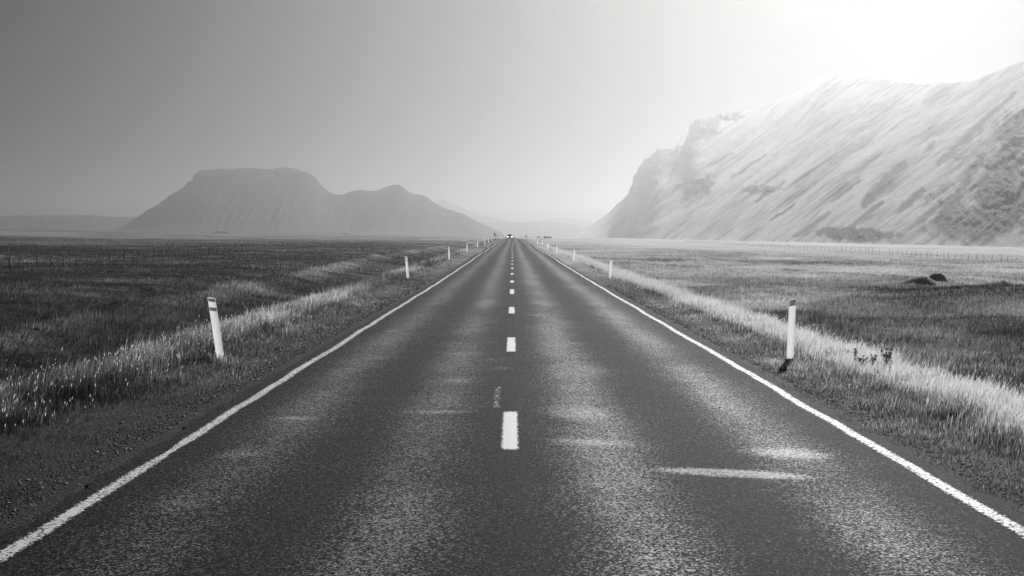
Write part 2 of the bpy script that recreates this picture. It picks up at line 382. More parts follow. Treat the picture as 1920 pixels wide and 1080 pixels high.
# ------------------------------------------------------------------ the road
L_LINE, R_LINE, C_LINE = -3.02, 3.47, 0.0
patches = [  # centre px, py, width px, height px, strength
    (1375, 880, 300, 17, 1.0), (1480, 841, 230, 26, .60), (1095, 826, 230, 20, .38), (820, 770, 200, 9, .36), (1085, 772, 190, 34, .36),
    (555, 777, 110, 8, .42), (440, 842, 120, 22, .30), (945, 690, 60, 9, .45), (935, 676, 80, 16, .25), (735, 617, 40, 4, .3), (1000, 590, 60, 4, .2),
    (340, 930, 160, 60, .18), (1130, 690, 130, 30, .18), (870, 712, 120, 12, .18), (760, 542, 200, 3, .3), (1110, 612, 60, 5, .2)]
def build_road():
    root = empty('road', (0, 0, 0))
    tag(root, 'long straight two lane asphalt road running to the horizon', 'road', kind='structure')
    xs = np.arange(-3.26, 3.76, .08)
    ys = np.concatenate([np.arange(-8, 5, 1.0), 5 * np.exp(np.arange(0, math.log(900 / 5), .007))])
    XX, YY = np.meshgrid(xs, ys)
    crown = -.018 * np.abs(XX)
    Z = road_z(YY) + crown
    edge = .10 * fbm(YY / .9, YY * 0, 4, 21) + .05 * fbm(YY / .2, YY * 0, 2, 22)
    XE = XX.copy()
    XE[:, 0] += edge[:, 0]; XE[:, -1] += edge[:, -1] * 1.0
    XE = XE + road_dx(YY)
    # skirts down into the gravel
    a = XX
    wander = .12 * fbm(YY / 25, YY * 0, 3, 23)
    w_ = .85 * bumpf(a, .85 + wander, .52) + .85 * bumpf(a, 2.55 + wander, .55) + .80 * bumpf(a, -.80 + wander, .48) + .75 * bumpf(a, -2.25 + wander, .50)
    w_ = np.clip(w_ * 1.15, 0, 1.1) * (.92 + (.36 - .22 * sst(25, 90, YY)) * fbm(XX / 1.2, YY / 3.5, 3, 24)) + .14 * fbm(XX / .5, YY / .7, 3, 25)
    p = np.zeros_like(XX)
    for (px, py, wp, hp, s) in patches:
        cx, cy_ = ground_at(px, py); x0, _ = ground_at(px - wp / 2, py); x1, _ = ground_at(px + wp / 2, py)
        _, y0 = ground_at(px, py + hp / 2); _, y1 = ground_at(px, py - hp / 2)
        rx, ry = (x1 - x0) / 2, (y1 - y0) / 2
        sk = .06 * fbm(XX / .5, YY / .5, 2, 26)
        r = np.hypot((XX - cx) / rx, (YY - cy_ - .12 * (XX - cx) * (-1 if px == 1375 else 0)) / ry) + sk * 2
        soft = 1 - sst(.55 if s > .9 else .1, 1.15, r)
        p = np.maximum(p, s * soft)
    V = np.stack([XE, YY, Z], -1).reshape(-1, 3)
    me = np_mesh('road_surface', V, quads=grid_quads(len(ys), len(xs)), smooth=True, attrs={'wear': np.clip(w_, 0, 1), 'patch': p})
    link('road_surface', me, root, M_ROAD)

    def strip(name, xc, y0, y1, wd, wob, cover, step=.007, label=None, margin=.035):
        n = max(6, int(math.log(y1 / y0) / step)); ys = y0 * np.exp(np.linspace(0, math.log(y1 / y0), n))
        m = 13
        u = np.linspace(-1, 1, m)
        wx = wob * fbm(ys / 2.2, ys * 0, 5, xc + 30) if wob else ys * 0
        hw = wd / 2 + margin
        narrow = (1 - .45 * bumpf(ys, 12.55, .45)) if xc < -1 else np.ones_like(ys)
        X = xc + wx[:, None] + u[None, :] * hw * narrow[:, None] + road_dx(ys)[:, None]
        Y = np.repeat(ys[:, None], m, 1)
        Z = road_z(Y) - .018 * np.abs(X - road_dx(Y)) + .004
        d = (hw - np.abs(u[None, :]) * hw)                                     # metres in from the rim
        cv = cover * sst(0.0, margin * 1.3, d) * np.ones_like(X)
        if name == 'centre_dash':
            e = np.minimum(ys - y0, y1 - ys)[:, None]
            cv = cv * sst(-.02, .16, e)
        cv = cv * (1 + .28 * fbm(X / .12, Y / .35, 4, 40))
        me = np_mesh(name, np.stack([X, Y, Z], -1).reshape(-1, 3), quads=grid_quads(n, m), smooth=True, attrs={'cover': cv})
        o = link(name, me, root, M_PAINT)
        if label: o['label'] = label
        return o
    strip('edge_line', L_LINE, 5.5, 700, .085, .05, .88, label='left solid white edge line, worn and speckled')
    strip('edge_line', R_LINE, 5.5, 700, .095, .05, .86, label='right solid white edge line')
    # centre dashes, as spaced in the photograph
    bases = [(845, 771), (660, 632.5), (588, 575.5), (551.5, 542.5)]
    yy = [(ground_at(955, a)[1], ground_at(955, b)[1]) for a, b in bases]
    per = 11.3; ln = 2.9
    k = 4
    ylist = list(yy)
    y0 = yy[-1][0]
    for i in range(1, 26):
        ylist.append((y0 + per * i, y0 + per * i + ln))
    for i, (a, b) in enumerate(ylist):
        strip('centre_dash', 0.0, a, b, .12, 0, 1.25, step=.004, margin=.028)
    strip('worn_dash', -.155, ground_at(955, 764)[1], ground_at(955, 726)[1],   .03, .0, .28, step=.004, label='speckled remnant of an old centre dash', margin=.05)
build_road()

# ------------------------------------------------------------------ mountains
def mountain(name, prof, foot, crest, px0, px1, nc, nr, mat, label, disp, streak_k=0, rocks=(), strokes=(), back=900, shape=1.0, rough_px=0.0, cat='mountain', seed=50):
    """A massif whose crest line was surveyed from the photograph: bearings and elevation angles, at real distances."""
    pxs = np.linspace(px0, px1, nc)
    pys = np.interp(pxs, [p[0] for p in prof], [p[1] for p in prof])
    pys = pys + rough_px * fbm(pxs / 9, pxs * 0, 4, seed) * (1 + 2.4 * bumpf(pxs, 1270, 100))
    az = np.zeros(nc); el = np.zeros(nc)
    for i in range(nc):
        az[i], el[i] = az_el(pxs[i], pys[i])
    def smooth(xy):                                                # no kinks where the survey points join
        g = np.linspace(px0 - 300, px1 + 300, 800); v_ = np.log(np.interp(g, *xy)); kk = np.exp(-np.linspace(-2.2, 2.2, 121) ** 2); kk /= kk.sum()
        return np.exp(np.interp(pxs, g, np.convolve(np.pad(v_, 60, mode='edge'), kk, mode='valid')))
    Df = smooth(foot); Dc = smooth(crest)
    Hc = CAM_H + el * Dc
    base = -6.0
    t = np.linspace(0, 1, nr)[:, None]
    D = Df + (Dc - Df) * t
    hn = t ** shape
    kw = max(3, int(55 / (pxs[1] - pxs[0]))) | 1                    # the broken rim belongs to the top of the slope only
    ker = np.hanning(kw + 2)[1:-1]; ker /= ker.sum()
    Hs = np.convolve(np.pad(Hc, kw // 2, mode='edge'), ker, mode='valid')
    Hs = np.minimum(Hs, Hc + 25)
    H = base + (Hs - base) * hn + (Hc - Hs) * t ** 7
    elpx = (H / D) * F
    q = pxs[None, :] - streak_k * elpx
    nz = fbm(q / 38, t * 3 + pxs[None, :] * .004, 4, seed + 1)
    nz2 = 1 - np.abs(fbm(q / 16, t * 2 + elpx * .004, 3, seed + 2)) * 2
    n3 = fbm(pxs[None, :] / 12, elpx / 10, 4, seed + 3)
    env = np.clip(4 * t * (1 - t), 0, 1) ** .7
    disp_h = disp * env * np.clip(Hc / 250, 0, 1)[None, :] * (nz * .8 + nz2 * .35 + n3 * .2)
    rock = np.zeros_like(H)  # rock mask; on the right mountain's flank it also carries painted shade
    pyv = -elpx                                      # pixels above the horizon, downwards positive
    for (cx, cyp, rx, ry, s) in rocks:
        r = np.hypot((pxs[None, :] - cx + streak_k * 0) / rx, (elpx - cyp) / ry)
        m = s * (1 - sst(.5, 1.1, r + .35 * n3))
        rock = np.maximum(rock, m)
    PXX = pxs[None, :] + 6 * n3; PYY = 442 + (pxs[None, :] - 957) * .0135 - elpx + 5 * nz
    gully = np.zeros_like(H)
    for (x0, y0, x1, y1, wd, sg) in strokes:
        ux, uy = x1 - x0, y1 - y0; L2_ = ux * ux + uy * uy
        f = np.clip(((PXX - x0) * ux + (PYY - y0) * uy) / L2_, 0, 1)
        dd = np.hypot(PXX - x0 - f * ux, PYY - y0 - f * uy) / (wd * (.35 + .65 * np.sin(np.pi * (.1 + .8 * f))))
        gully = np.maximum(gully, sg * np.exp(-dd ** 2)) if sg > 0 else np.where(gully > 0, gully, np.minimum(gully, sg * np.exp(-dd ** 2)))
    # cliffs stand out a little from the slope
    D2 = D - disp_h * 1.2 - rock * 26 * (.5 + .9 * n3) * np.clip(t * 6, 0, 1)
    H2 = H + disp_h * .5
    tb = np.linspace(0, 1, 12)[1:, None]
    Db = Dc + back * tb; Hb = Hc + (base - Hc) * tb ** 1.3
    D2 = np.concatenate([D2, Db * np.ones((1, nc))]); H2 = np.concatenate([H2, Hb * np.ones((1, nc))])
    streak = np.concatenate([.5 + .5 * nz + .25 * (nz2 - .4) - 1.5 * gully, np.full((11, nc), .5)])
    rock = np.concatenate([rock, np.zeros((11, nc))])
    X = D2 * np.sin(az)[None, :]; Y = D2 * np.cos(az)[None, :]
    cu = np.repeat(pxs[None, :] / 13, len(D2), 0); cv_ = np.concatenate([elpx / 6, np.repeat(elpx[-1:] / 6, 11, 0)])
    acr = np.concatenate([q / 17, np.repeat(q[-1:] / 17, 11, 0)]); dwn = np.concatenate([elpx / 150 + pxs[None, :] / 500, np.repeat(elpx[-1:] / 150, 11, 0)])
    me = np_mesh(name, np.stack([X, Y, H2], -1).reshape(-1, 3), quads=grid_quads(nr + 11, nc), smooth=True, attrs={'streak': streak, 'rock': rock, 'across': acr, 'down': dwn, 'crag_u': cu, 'crag_v': cv_})
    o = link(name, me, mat=mat)
    tag(o, label, cat, kind='structure')
    return o

M_MTN_R = rock_mat('dry_grass_and_rock', .15, .60, .035, 1.0)
M_MTN_L = rock_mat('dark_heath_slope', .042, .060, .028)
M_HILL = rock_mat('moor_hill', .07, .14, .05)
right_prof = [(1060, 452), (1085, 440), (1110, 421), (1140, 399), (1172, 370), (1179, 362), (1181, 352), (1186, 345), (1187, 331), (1194, 324), (1197, 314), (1205, 308), (1206, 300),
    (1220, 296), (1225, 289), (1231, 285), (1230, 279), (1236, 276), (1244, 279), (1256, 278), (1268, 276), (1270, 274), (1269, 264), (1286, 263), (1288, 255), (1292, 250), (1293, 238), (1300, 228), (1308, 224),
    (1320, 222), (1340, 219), (1352, 215), (1372, 211), (1386, 210), (1420, 202), (1450, 193), (1480, 181), (1505, 168), (1530, 152), (1552, 140), (1570, 135), (1590, 140), (1612, 148), (1640, 150),
    (1672, 151), (1700, 155), (1740, 158), (1790, 155), (1836, 149), (1845, 142), (1862, 137), (1880, 128), (1900, 121), (1925, 111), (1980, 88), (2060, 60), (2160, 66), (2300, 90)]
rx_ = ([1060, 1180, 1300, 1570, 1750, 1920, 2300], [7000, 3000, 2000, 1100, 860, 720, 520])
rc_ = ([1060, 1180, 1300, 1570, 1750, 1920, 2300], [7400, 4500, 3750, 2550, 2000, 1550, 1250])
rocks_shade_R = [(1205, 110, 30, 38, 1.25), (1240, 150, 34, 20, 1.2), (1318, 208, 38, 24, 1.25), (1368, 230, 32, 12, 1.1), (1315, 100, 34, 22, .75), (1430, 95, 45, 8, .7),
    (1225, 135, 55, 25, .6), (1610, 16, 85, 14, 1), (1880, 80, 55, 70, .95), (1905, 190, 50, 60, .7), (1830, 40, 110, 45, .7), (1900, 110, 110, 110, .6), (1780, 70, 60, 50, .4)]  # right-hand ellipses: dark rock plus vignette shade painted into the lower flank
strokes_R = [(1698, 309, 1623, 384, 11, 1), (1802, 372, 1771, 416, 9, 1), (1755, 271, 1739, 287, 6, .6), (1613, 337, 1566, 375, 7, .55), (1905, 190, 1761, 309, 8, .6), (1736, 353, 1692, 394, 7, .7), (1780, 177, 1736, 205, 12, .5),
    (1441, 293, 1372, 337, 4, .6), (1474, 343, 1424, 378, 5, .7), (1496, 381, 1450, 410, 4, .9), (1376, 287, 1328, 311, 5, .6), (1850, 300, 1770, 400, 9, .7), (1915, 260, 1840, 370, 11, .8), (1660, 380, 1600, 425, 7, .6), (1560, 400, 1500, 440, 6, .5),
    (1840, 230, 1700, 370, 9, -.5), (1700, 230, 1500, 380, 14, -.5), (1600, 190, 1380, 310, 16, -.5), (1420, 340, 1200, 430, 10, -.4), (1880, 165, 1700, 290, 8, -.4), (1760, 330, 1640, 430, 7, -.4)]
mountain('mountain', right_prof, rx_, rc_, 1060, 2300, 900, 240, M_MTN_R, 'steep pale grassy mountain with rocky crags and diagonal gullies, on the right', 6, 1.35, rocks_shade_R, strokes_R, shape=1.12, rough_px=1.2)
left_prof = [(200, 436), (230, 425), (258, 406), (275, 395), (292, 386), (300, 380), (314, 370), (316, 367), (330, 360), (345, 350), (352, 341), (361, 338), (363, 326), (369, 325), (371, 321), (377, 319),
    (400, 317), (412, 315.5), (430, 317), (438, 317), (450, 314), (476, 315), (500, 317), (514, 316.5), (520, 314), (540, 314), (550, 316), (560, 318), (566, 321), (576, 323), (588, 330), (596, 338), (602, 347),
    (612, 356), (622, 362), (634, 365), (645, 364), (660, 358), (674, 356), (690, 357), (706, 358), (718, 352), (735, 347), (748, 346), (755, 350), (764, 358), (775, 363), (790, 365), (802, 370), (812, 379), (830, 389),
    (850, 395), (868, 401), (888, 411), (905, 420), (930, 431), (950, 442)]
mountain('mountain', left_prof, ([200, 960], [4350, 4700]), ([200, 520, 960], [5000, 5150, 5000]), 205, 945, 520, 90, M_MTN_L,
    'flat topped grey mesa with a lower rounded peak on its right', 20, .6, [(370, 105, 14, 8, .7), (480, 112, 120, 6, .6)], shape=1.5, rough_px=.9, seed=60)
mountain('hills', [(-350, 407), (-100, 404), (0, 405.5), (30, 404), (120, 404), (170, 403), (200, 406), (255, 407.5), (300, 410), (420, 425), (520, 440)], ([-400, 600], [5300, 5600]), ([-400, 600], [5900, 6200]),
    -350, 520, 260, 40, M_HILL, 'low flat moorland plateau left of the mesa', 60, .2, seed=70, cat='hill', rough_px=.5)
mountain('hills', [(690, 441), (760, 434), (840, 424), (880, 418), (925, 416.5), (960, 417), (1000, 415), (1040, 416), (1075, 420), (1110, 428), (1180, 442)], ([600, 1200], [8000, 8000]), ([600, 1200], [9000, 9000]),
    690, 1180, 240, 40, M_HILL, 'low rounded ridge straight beyond the end of the road', 50, .2, seed=80, cat='hill', rough_px=.4)
mountain('hills', [(790, 440), (805, 384), (816, 376), (830, 373.5), (842, 376), (862, 386), (868, 390), (900, 402), (930, 408), (950, 413), (1000, 425), (1050, 440)], ([700, 1200], [9300, 9300]), ([700, 1200], [10300, 10300]),
    790, 1050, 160, 30, M_HILL, 'faint distant peak showing behind the right foot of the mesa', 60, .2, seed=90, cat='hill')
mountain('hills', [(960, 440), (1000, 415), (1020, 413), (1030, 409.5), (1060, 408), (1090, 412), (1130, 420), (1200, 440)], ([700, 1300], [10500, 10500]), ([700, 1300], [11500, 11500]),
    960, 1200, 120, 30, M_HILL, 'faintest distant ridge just left of the pale mountain foot', 60, .2, seed=95, cat='hill')

# ------------------------------------------------------------------ grass
def build_grass(nb=1300000, dmin=6.0, dmax=430.0):
    u = rng.random(nb)
    y = dmin * (dmax / dmin) ** u
    x = (rng.random(nb) * 2 - 1) * (.40 * y + 3.0)
    ax = np.where(x < 0, -x + .1, x - .1)
    e = .35 * fbm(x / .7, y / 1.1, 4, 11)
    edge = ax + .5 * e - .95 * (x < 0) * (1 - sst(13, 21, y))
    p = sst(3.62, 4.2, edge)
    p = np.where(ax < 3.5, 0, p)
    p = np.maximum(p, .45 * sst(3.5, 3.9, ax + .4 * e))
    bare = (1 - sst(3.62, 4.3, edge))
    clump = vnoise(x / .35 + 5, y / .35)
    keep = rng.random(nb) < p * (.35 + .9 * clump)
    bare = bare[keep]; x = x[keep]; y = y[keep]; ax = ax[keep]; clump = clump[keep]; p = p[keep]; n = len(x)
    z = land_z(x, y) - .01
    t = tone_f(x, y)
    d = np.hypot(x, y)
    crest = sst(4.7, 5.3, ax) * (1 - sst(6.6, 8.0, ax))
    h = .06 + .055 * sst(4.2, 5.0, ax) + .085 * crest + .04 * sst(7, 9, ax) + .10 * (vnoise(x / 1.7, y / 1.7) - .3)
    h = np.maximum(h, .05) * (1 - .45 * bare)
    tuft = vnoise(x / .55 + 9, y / .8 + 4)
    h = h * (.5 + .7 * rng.random(n)) * (.45 + .5 * clump + .75 * tuft)
    t = t + .35 * (tuft - .5) + .25 * (clump - .5)
    tall = rng.random(n) < .05
    h = np.where(tall, h * 1.5, h)
    wd = (.0020 + .00030 * d) * (.7 + .6 * rng.random(n))
    wd = np.where(tall, wd * .75, wd)
    h = h * (1 - .35 * sst(120, 400, d))
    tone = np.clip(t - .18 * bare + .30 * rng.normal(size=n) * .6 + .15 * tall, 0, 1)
    th = rng.normal(size=n) * .75                                  # blade faces mostly face along the road
    cx, sx = np.cos(th), np.sin(th)
    lean = rng.normal(size=n) * .28 + .10
    la = rng.random(n) * 2 * math.pi
    lx = np.cos(la) * lean * h + .12 * h; ly = np.sin(la) * lean * h * .8
    near = d < 45
    def blade(sel, five):
        X, Y, Z, H, W = x[sel], y[sel], z[sel], h[sel], wd[sel]
        ux, uy = cx[sel] * W / 2, sx[sel] * W / 2
        LX, LY = lx[sel], ly[sel]
        T = tone[sel]; k = len(X)
        if five:
            P = np.stack([np.stack([X - ux, Y - uy, Z], 1), np.stack([X + ux, Y + uy, Z], 1),
                np.stack([X + ux * .8 + LX * .3, Y + uy * .8 + LY * .3, Z + H * .55], 1), np.stack([X - ux * .8 + LX * .3, Y - uy * .8 + LY * .3, Z + H * .55], 1),
                np.stack([X + LX, Y + LY, Z + H * (1 - .1)], 1)], 1)
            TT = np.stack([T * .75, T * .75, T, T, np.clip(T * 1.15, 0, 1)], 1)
            i = np.arange(k)[:, None] * 5
            return P.reshape(-1, 3), TT.ravel(), i + np.array([[0, 1, 2, 3]]), i + np.array([[3, 2, 4]])
        P = np.stack([np.stack([X - ux, Y - uy, Z], 1), np.stack([X + ux, Y + uy, Z], 1), np.stack([X + LX, Y + LY, Z + H], 1)], 1)
        i = np.arange(k)[:, None] * 3
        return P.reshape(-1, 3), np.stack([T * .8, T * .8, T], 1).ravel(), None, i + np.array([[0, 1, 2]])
    for sgn, lab in ((-1, 'long dry and green grass on the plain left of the road'), (1, 'long pale backlit grass on the plain right of the road')):
        side = (x * sgn) > 0
        P1, T1, Q1, R1 = blade(side & near, True)
        hs = np.nonzero(side & (d < 38) & (ax > 4.7) & (rng.random(n) < .009 + .014 * crest))[0]       # pale seed heads
        hx, hy, hz2, hw, hl = x[hs] + lx[hs], y[hs] + ly[hs], z[hs] + h[hs] * .9, .0016 + .00016 * d[hs], (.010 + .012 * rng.random(len(hs))) * 1.4
        PS = np.stack([np.stack([hx, hy, hz2 - hl], 1), np.stack([hx + hw, hy, hz2], 1), np.stack([hx + .3 * hl, hy, hz2 + hl], 1), np.stack([hx - hw, hy, hz2], 1)], 1).reshape(-1, 3)
        QS = np.arange(len(hs))[:, None] * 4 + np.array([[0, 1, 2, 3]]) + len(P1)
        P1 = np.concatenate([P1, PS]); T1 = np.concatenate([T1, np.full(len(PS), 1.0)]); Q1 = np.concatenate([Q1, QS])
        P2, T2, _, R2 = blade(side & ~near, False)
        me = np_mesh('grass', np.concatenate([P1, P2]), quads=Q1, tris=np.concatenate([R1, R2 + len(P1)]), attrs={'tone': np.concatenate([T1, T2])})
        o = link('grass', me, mat=M_GRASS)
        tag(o, lab, 'grass', kind='stuff')
build_grass()

# pale pebbles and dark grit on the shoulders
def build_gravel():
    base = np.array([(1, 0, 0), (-1, 0, 0), (0, 1, 0), (0, -1, 0), (0, 0, .7), (0, 0, -.4)])
    F8 = np.array([(0, 2, 4), (2, 1, 4), (1, 3, 4), (3, 0, 4), (2, 0, 5), (1, 2, 5), (3, 1, 5), (0, 3, 5)])
    V = []; T = []; G = []
    n = 6500
    y = 7.5 * (60 / 7.5) ** rng.random(n); s = np.where(rng.random(n) < .5, -1, 1)
    off = np.abs(rng.normal(size=n)) * .28
    x = np.where(s < 0, -3.47 - off, 3.9 + off * .8)
    pale = (rng.random(n) < .05)
    for i in range(n):
        r = (.004 + .00035 * y[i]) * (.6 + 1.1 * random.random()) * (1.5 if pale[i] else 1)
        a = random.random() * 6.28; c, s_ = math.cos(a), math.sin(a)
        B = base * (1 + .35 * (rng.random((6, 1)) - .5)) * r * np.array([1.3, .9, .8])
        B = np.stack([B[:, 0] * c - B[:, 1] * s_, B[:, 0] * s_ + B[:, 1] * c, B[:, 2]], 1)
        V.append(B); G.append(F8 + 6 * i); T.append(np.full(6, .95 if pale[i] else random.random() * .3))
    V = np.array(V); z = land_z(x, y)
    V += np.stack([x, y, z + .006], 1)[:, None, :]
    me = np_mesh('gravel', V.reshape(-1, 3), tris=np.concatenate(G), attrs={'tone': np.concatenate(T)})
    m, nt, out = new_mat('gravel_stone'); b = nt.nodes.new('ShaderNodeBsdfPrincipled')
    nt.links.new(ramp_n(nt, attr_n(nt, 'tone'), [(0, .02), (.4, .06), (.9, .55), (1, .6)]), b.inputs['Base Color']); b.inputs['Roughness'].default_value = .7
    nt.links.new(b.outputs[0], out.inputs[0])
    o = link('gravel', me, mat=m)
    tag(o, 'loose dark gravel with a few pale pebbles along the road shoulders', 'gravel', kind='stuff')
build_gravel()

# ------------------------------------------------------------------ roadside guide posts
def post_mat():
    m, nt, out = new_mat('white_post_plastic')
    b = nt.nodes.new('ShaderNodeBsdfPrincipled'); b.inputs['Base Color'].default_value = (.82, .82, .82, 1); b.inputs['Roughness'].default_value = .45
    t = nt.nodes.new('ShaderNodeBsdfTranslucent'); t.inputs[0].default_value = (.92, .92, .92, 1)
    mx = nt.nodes.new('ShaderNodeMixShader'); mx.inputs[0].default_value = .75
    nt.links.new(b.outputs[0], mx.inputs[1]); nt.links.new(t.outputs[0], mx.inputs[2]); nt.links.new(mx.outputs[0], out.inputs[0]); return m
M_POST = post_mat()
def refl_mat():
    m, nt, out = new_mat('grey_reflector'); b = nt.nodes.new('ShaderNodeBsdfPrincipled')
    tc = nt.nodes.new('ShaderNodeTexCoord')
    v = nt.nodes.new('ShaderNodeTexVoronoi'); v.inputs['Scale'].default_value = 250; nt.links.new(tc.outputs['Object'], v.inputs['Vector'])
    c = ramp_n(nt, v.outputs['Distance'], [(0, .6), (1, .75)])
    nt.links.new(c, b.inputs['Base Color']); b.inputs['Roughness'].default_value = .5
    t = nt.nodes.new('ShaderNodeBsdfTranslucent'); nt.links.new(c, t.inputs[0])
    mx = nt.nodes.new('ShaderNodeMixShader'); mx.inputs[0].default_value = .6
    nt.links.new(b.outputs[0], mx.inputs[1]); nt.links.new(t.outputs[0], mx.inputs[2]); nt.links.new(mx.outputs[0], out.inputs[0]); return m
M_REFL = refl_mat()
def plate_mesh(name, w, z0l, z0r, z1l, z1r, th, bow, y_off=0.0, ns=9, nzr=2):
    """a bowed upright plate, w wide, lower edge z0l..z0r, upper edge z1l..z1r, with real thickness"""
    bm = bmesh.new(); front = []; backv = []
    for j in range(nzr):
        f = []; b = []
        for i in range(ns):
            u = i / (ns - 1); x = (u - .5) * w
            yb = bow * (1 - (2 * u - 1) ** 2)
            za = z0l + (z0r - z0l) * u; zb = z1l + (z1r - z1l) * u
            z = za + (zb - za) * j / (nzr - 1)
            f.append(bm.verts.new((x, -yb - y_off, z))); b.append(bm.verts.new((x, -yb - y_off + th, z)))
        front.append(f); backv.append(b)
    for j in range(nzr - 1):
        for i in range(ns - 1):
            bm.faces.new((front[j][i], front[j][i + 1], front[j + 1][i + 1], front[j + 1][i]))
            bm.faces.new((backv[j][i + 1], backv[j][i], backv[j + 1][i], backv[j + 1][i + 1]))
        bm.faces.new((front[j][0], front[j + 1][0], backv[j + 1][0], backv[j][0]))
        bm.faces.new((front[j][-1], backv[j][-1], backv[j + 1][-1], front[j + 1][-1]))
    for i in range(ns - 1):
        bm.faces.new((front[-1][i], front[-1][i + 1], backv[-1][i + 1], backv[-1][i]))
        bm.faces.new((front[0][i + 1], front[0][i], backv[0][i], backv[0][i + 1]))
    me = bpy.data.meshes.new(name); bm.to_mesh(me); bm.free()
    for p in me.polygons: p.use_smooth = False
    return me
PW, PH = .118, 1.06
SL = .035
def post_proto(side):
    root = empty('guide_post', (0, 0, 0))
    if side < 0: zl, zr = PH, PH - SL
    else: zl, zr = PH - SL, PH
    b = link('post_body', plate_mesh('post_body', PW, -.15, -.15, zl, zr, .006, .022, nzr=10), root, M_POST)
    rims = bmesh.new()
    def band(z_top_off, hgt):
        s = zr - zl
        o = link('reflector_band', plate_mesh('reflector_band', PW * .86, zl - z_top_off - hgt + s * .07, zr - z_top_off - hgt - s * .07, zl - z_top_off + s * .07, zr - z_top_off - s * .07, .0025, .0205, y_off=.0035), root, M_REFL)
    if side < 0: band(.014, .05); band(.155, .055)
    else: band(.014, .105)
    return root
def copy_tree(src):
    c = src.copy(); COL.objects.link(c)
    for ch in src.children:
        d = ch.copy(); COL.objects.link(d); d.parent = c
    return c
ordn = ['nearest', 'second nearest', 'third nearest', 'fourth nearest', 'fifth nearest', 'sixth nearest', 'seventh nearest', 'eighth nearest', 'ninth nearest', 'tenth nearest', 'eleventh nearest']
protoL = post_proto(-1); protoR = post_proto(1)
LP = [(21.9, -4.47, -8.6, 0), (64, -4.68, -5.5, 0), (107, -4.75, -2, 0), (150, -4.8, 1, 0), (195, -4.75, 0, 0), (238, -4.75, 0, 0), (282, -4.8, 1, 0), (325, -4.8, 0, 0), (368, -4.8, 0, 0)]
RP = [(23.7, 4.66, 1.2, 0), (68.5, 4.72, 3.0, 0), (110, 4.75, 2, 0), (152, 4.75, 0, 0), (191, 4.8, 0, 0), (233, 4.8, 1, 0), (276, 4.8, 0, 0), (318, 4.85, 0, 0), (360, 4.85, 0, 0), (402, 4.85, 0, 0)]
for lst, proto, sd_, side in ((LP, protoL, -1, 'left'), (RP, protoR, 1, 'right')):
    for i, (D, X, lean, rz) in enumerate(lst):
        o = proto if i == 0 else copy_tree(proto)
        o.location = (X + float(road_dx(D)), D, float(land_z(X, D)) - .04)
        o.rotation_euler = (R_(1.5), R_(lean), R_(-sd_ * 4))
        if i == 0:
            lab = 'white plastic guide post leaning left, with two grey reflector bands, nearest on the left verge' if side == 'left' else 'upright white guide post with one large grey reflector patch, nearest on the right verge'
        else:
            lab = '%s white guide post along the %s edge of the road' % (ordn[i], side)
        tag(o, lab, 'guide post', 'white guide posts along the road verges')

# dark thin marker behind the second left post
M_DARK = simple_mat('dark_weathered_steel', .035, .6, var=.3)
M_WOOD = simple_mat('weathered_fence_wood', .05, .85, var=.35, scale=14, bump=.3)
def prism(name, pts, parent, mat):
    """pts: list of (x,y,z,r) - a tapering many-sided rod along the points"""
    bm = bmesh.new(); rings = []
    for (x, y, z, r) in pts:
        rings.append([bm.verts.new((x + r * math.cos(a * math.pi / 4), y + r * math.sin(a * math.pi / 4), z)) for a in range(8)])
    for a, b in zip(rings, rings[1:]):
        for i in range(8): bm.faces.new((a[i], a[(i + 1) % 8], b[(i + 1) % 8], b[i]))
    bm.faces.new(rings[0][::-1]); bm.faces.new(rings[-1])
    me = bpy.data.meshes.new(name); bm.to_mesh(me); bm.free()
    return link(name, me, parent, mat)
def box_bm(bm, x0, x1, y0, y1, z0, z1):
    r = bmesh.ops.create_cube(bm, size=1, matrix=Matrix.Translation(((x0 + x1) / 2, (y0 + y1) / 2, (z0 + z1) / 2)) @ Matrix.Diagonal((x1 - x0, y1 - y0, z1 - z0, 1)))
    return r
def bm_obj(name, bm, parent, mat, bevel=0):
    if bevel: bmesh.ops.bevel(bm, geom=bm.edges[:], offset=bevel, segments=2, affect='EDGES')
    me = bpy.data.meshes.new(name); bm.to_mesh(me); bm.free()
    return link(name, me, parent, mat)

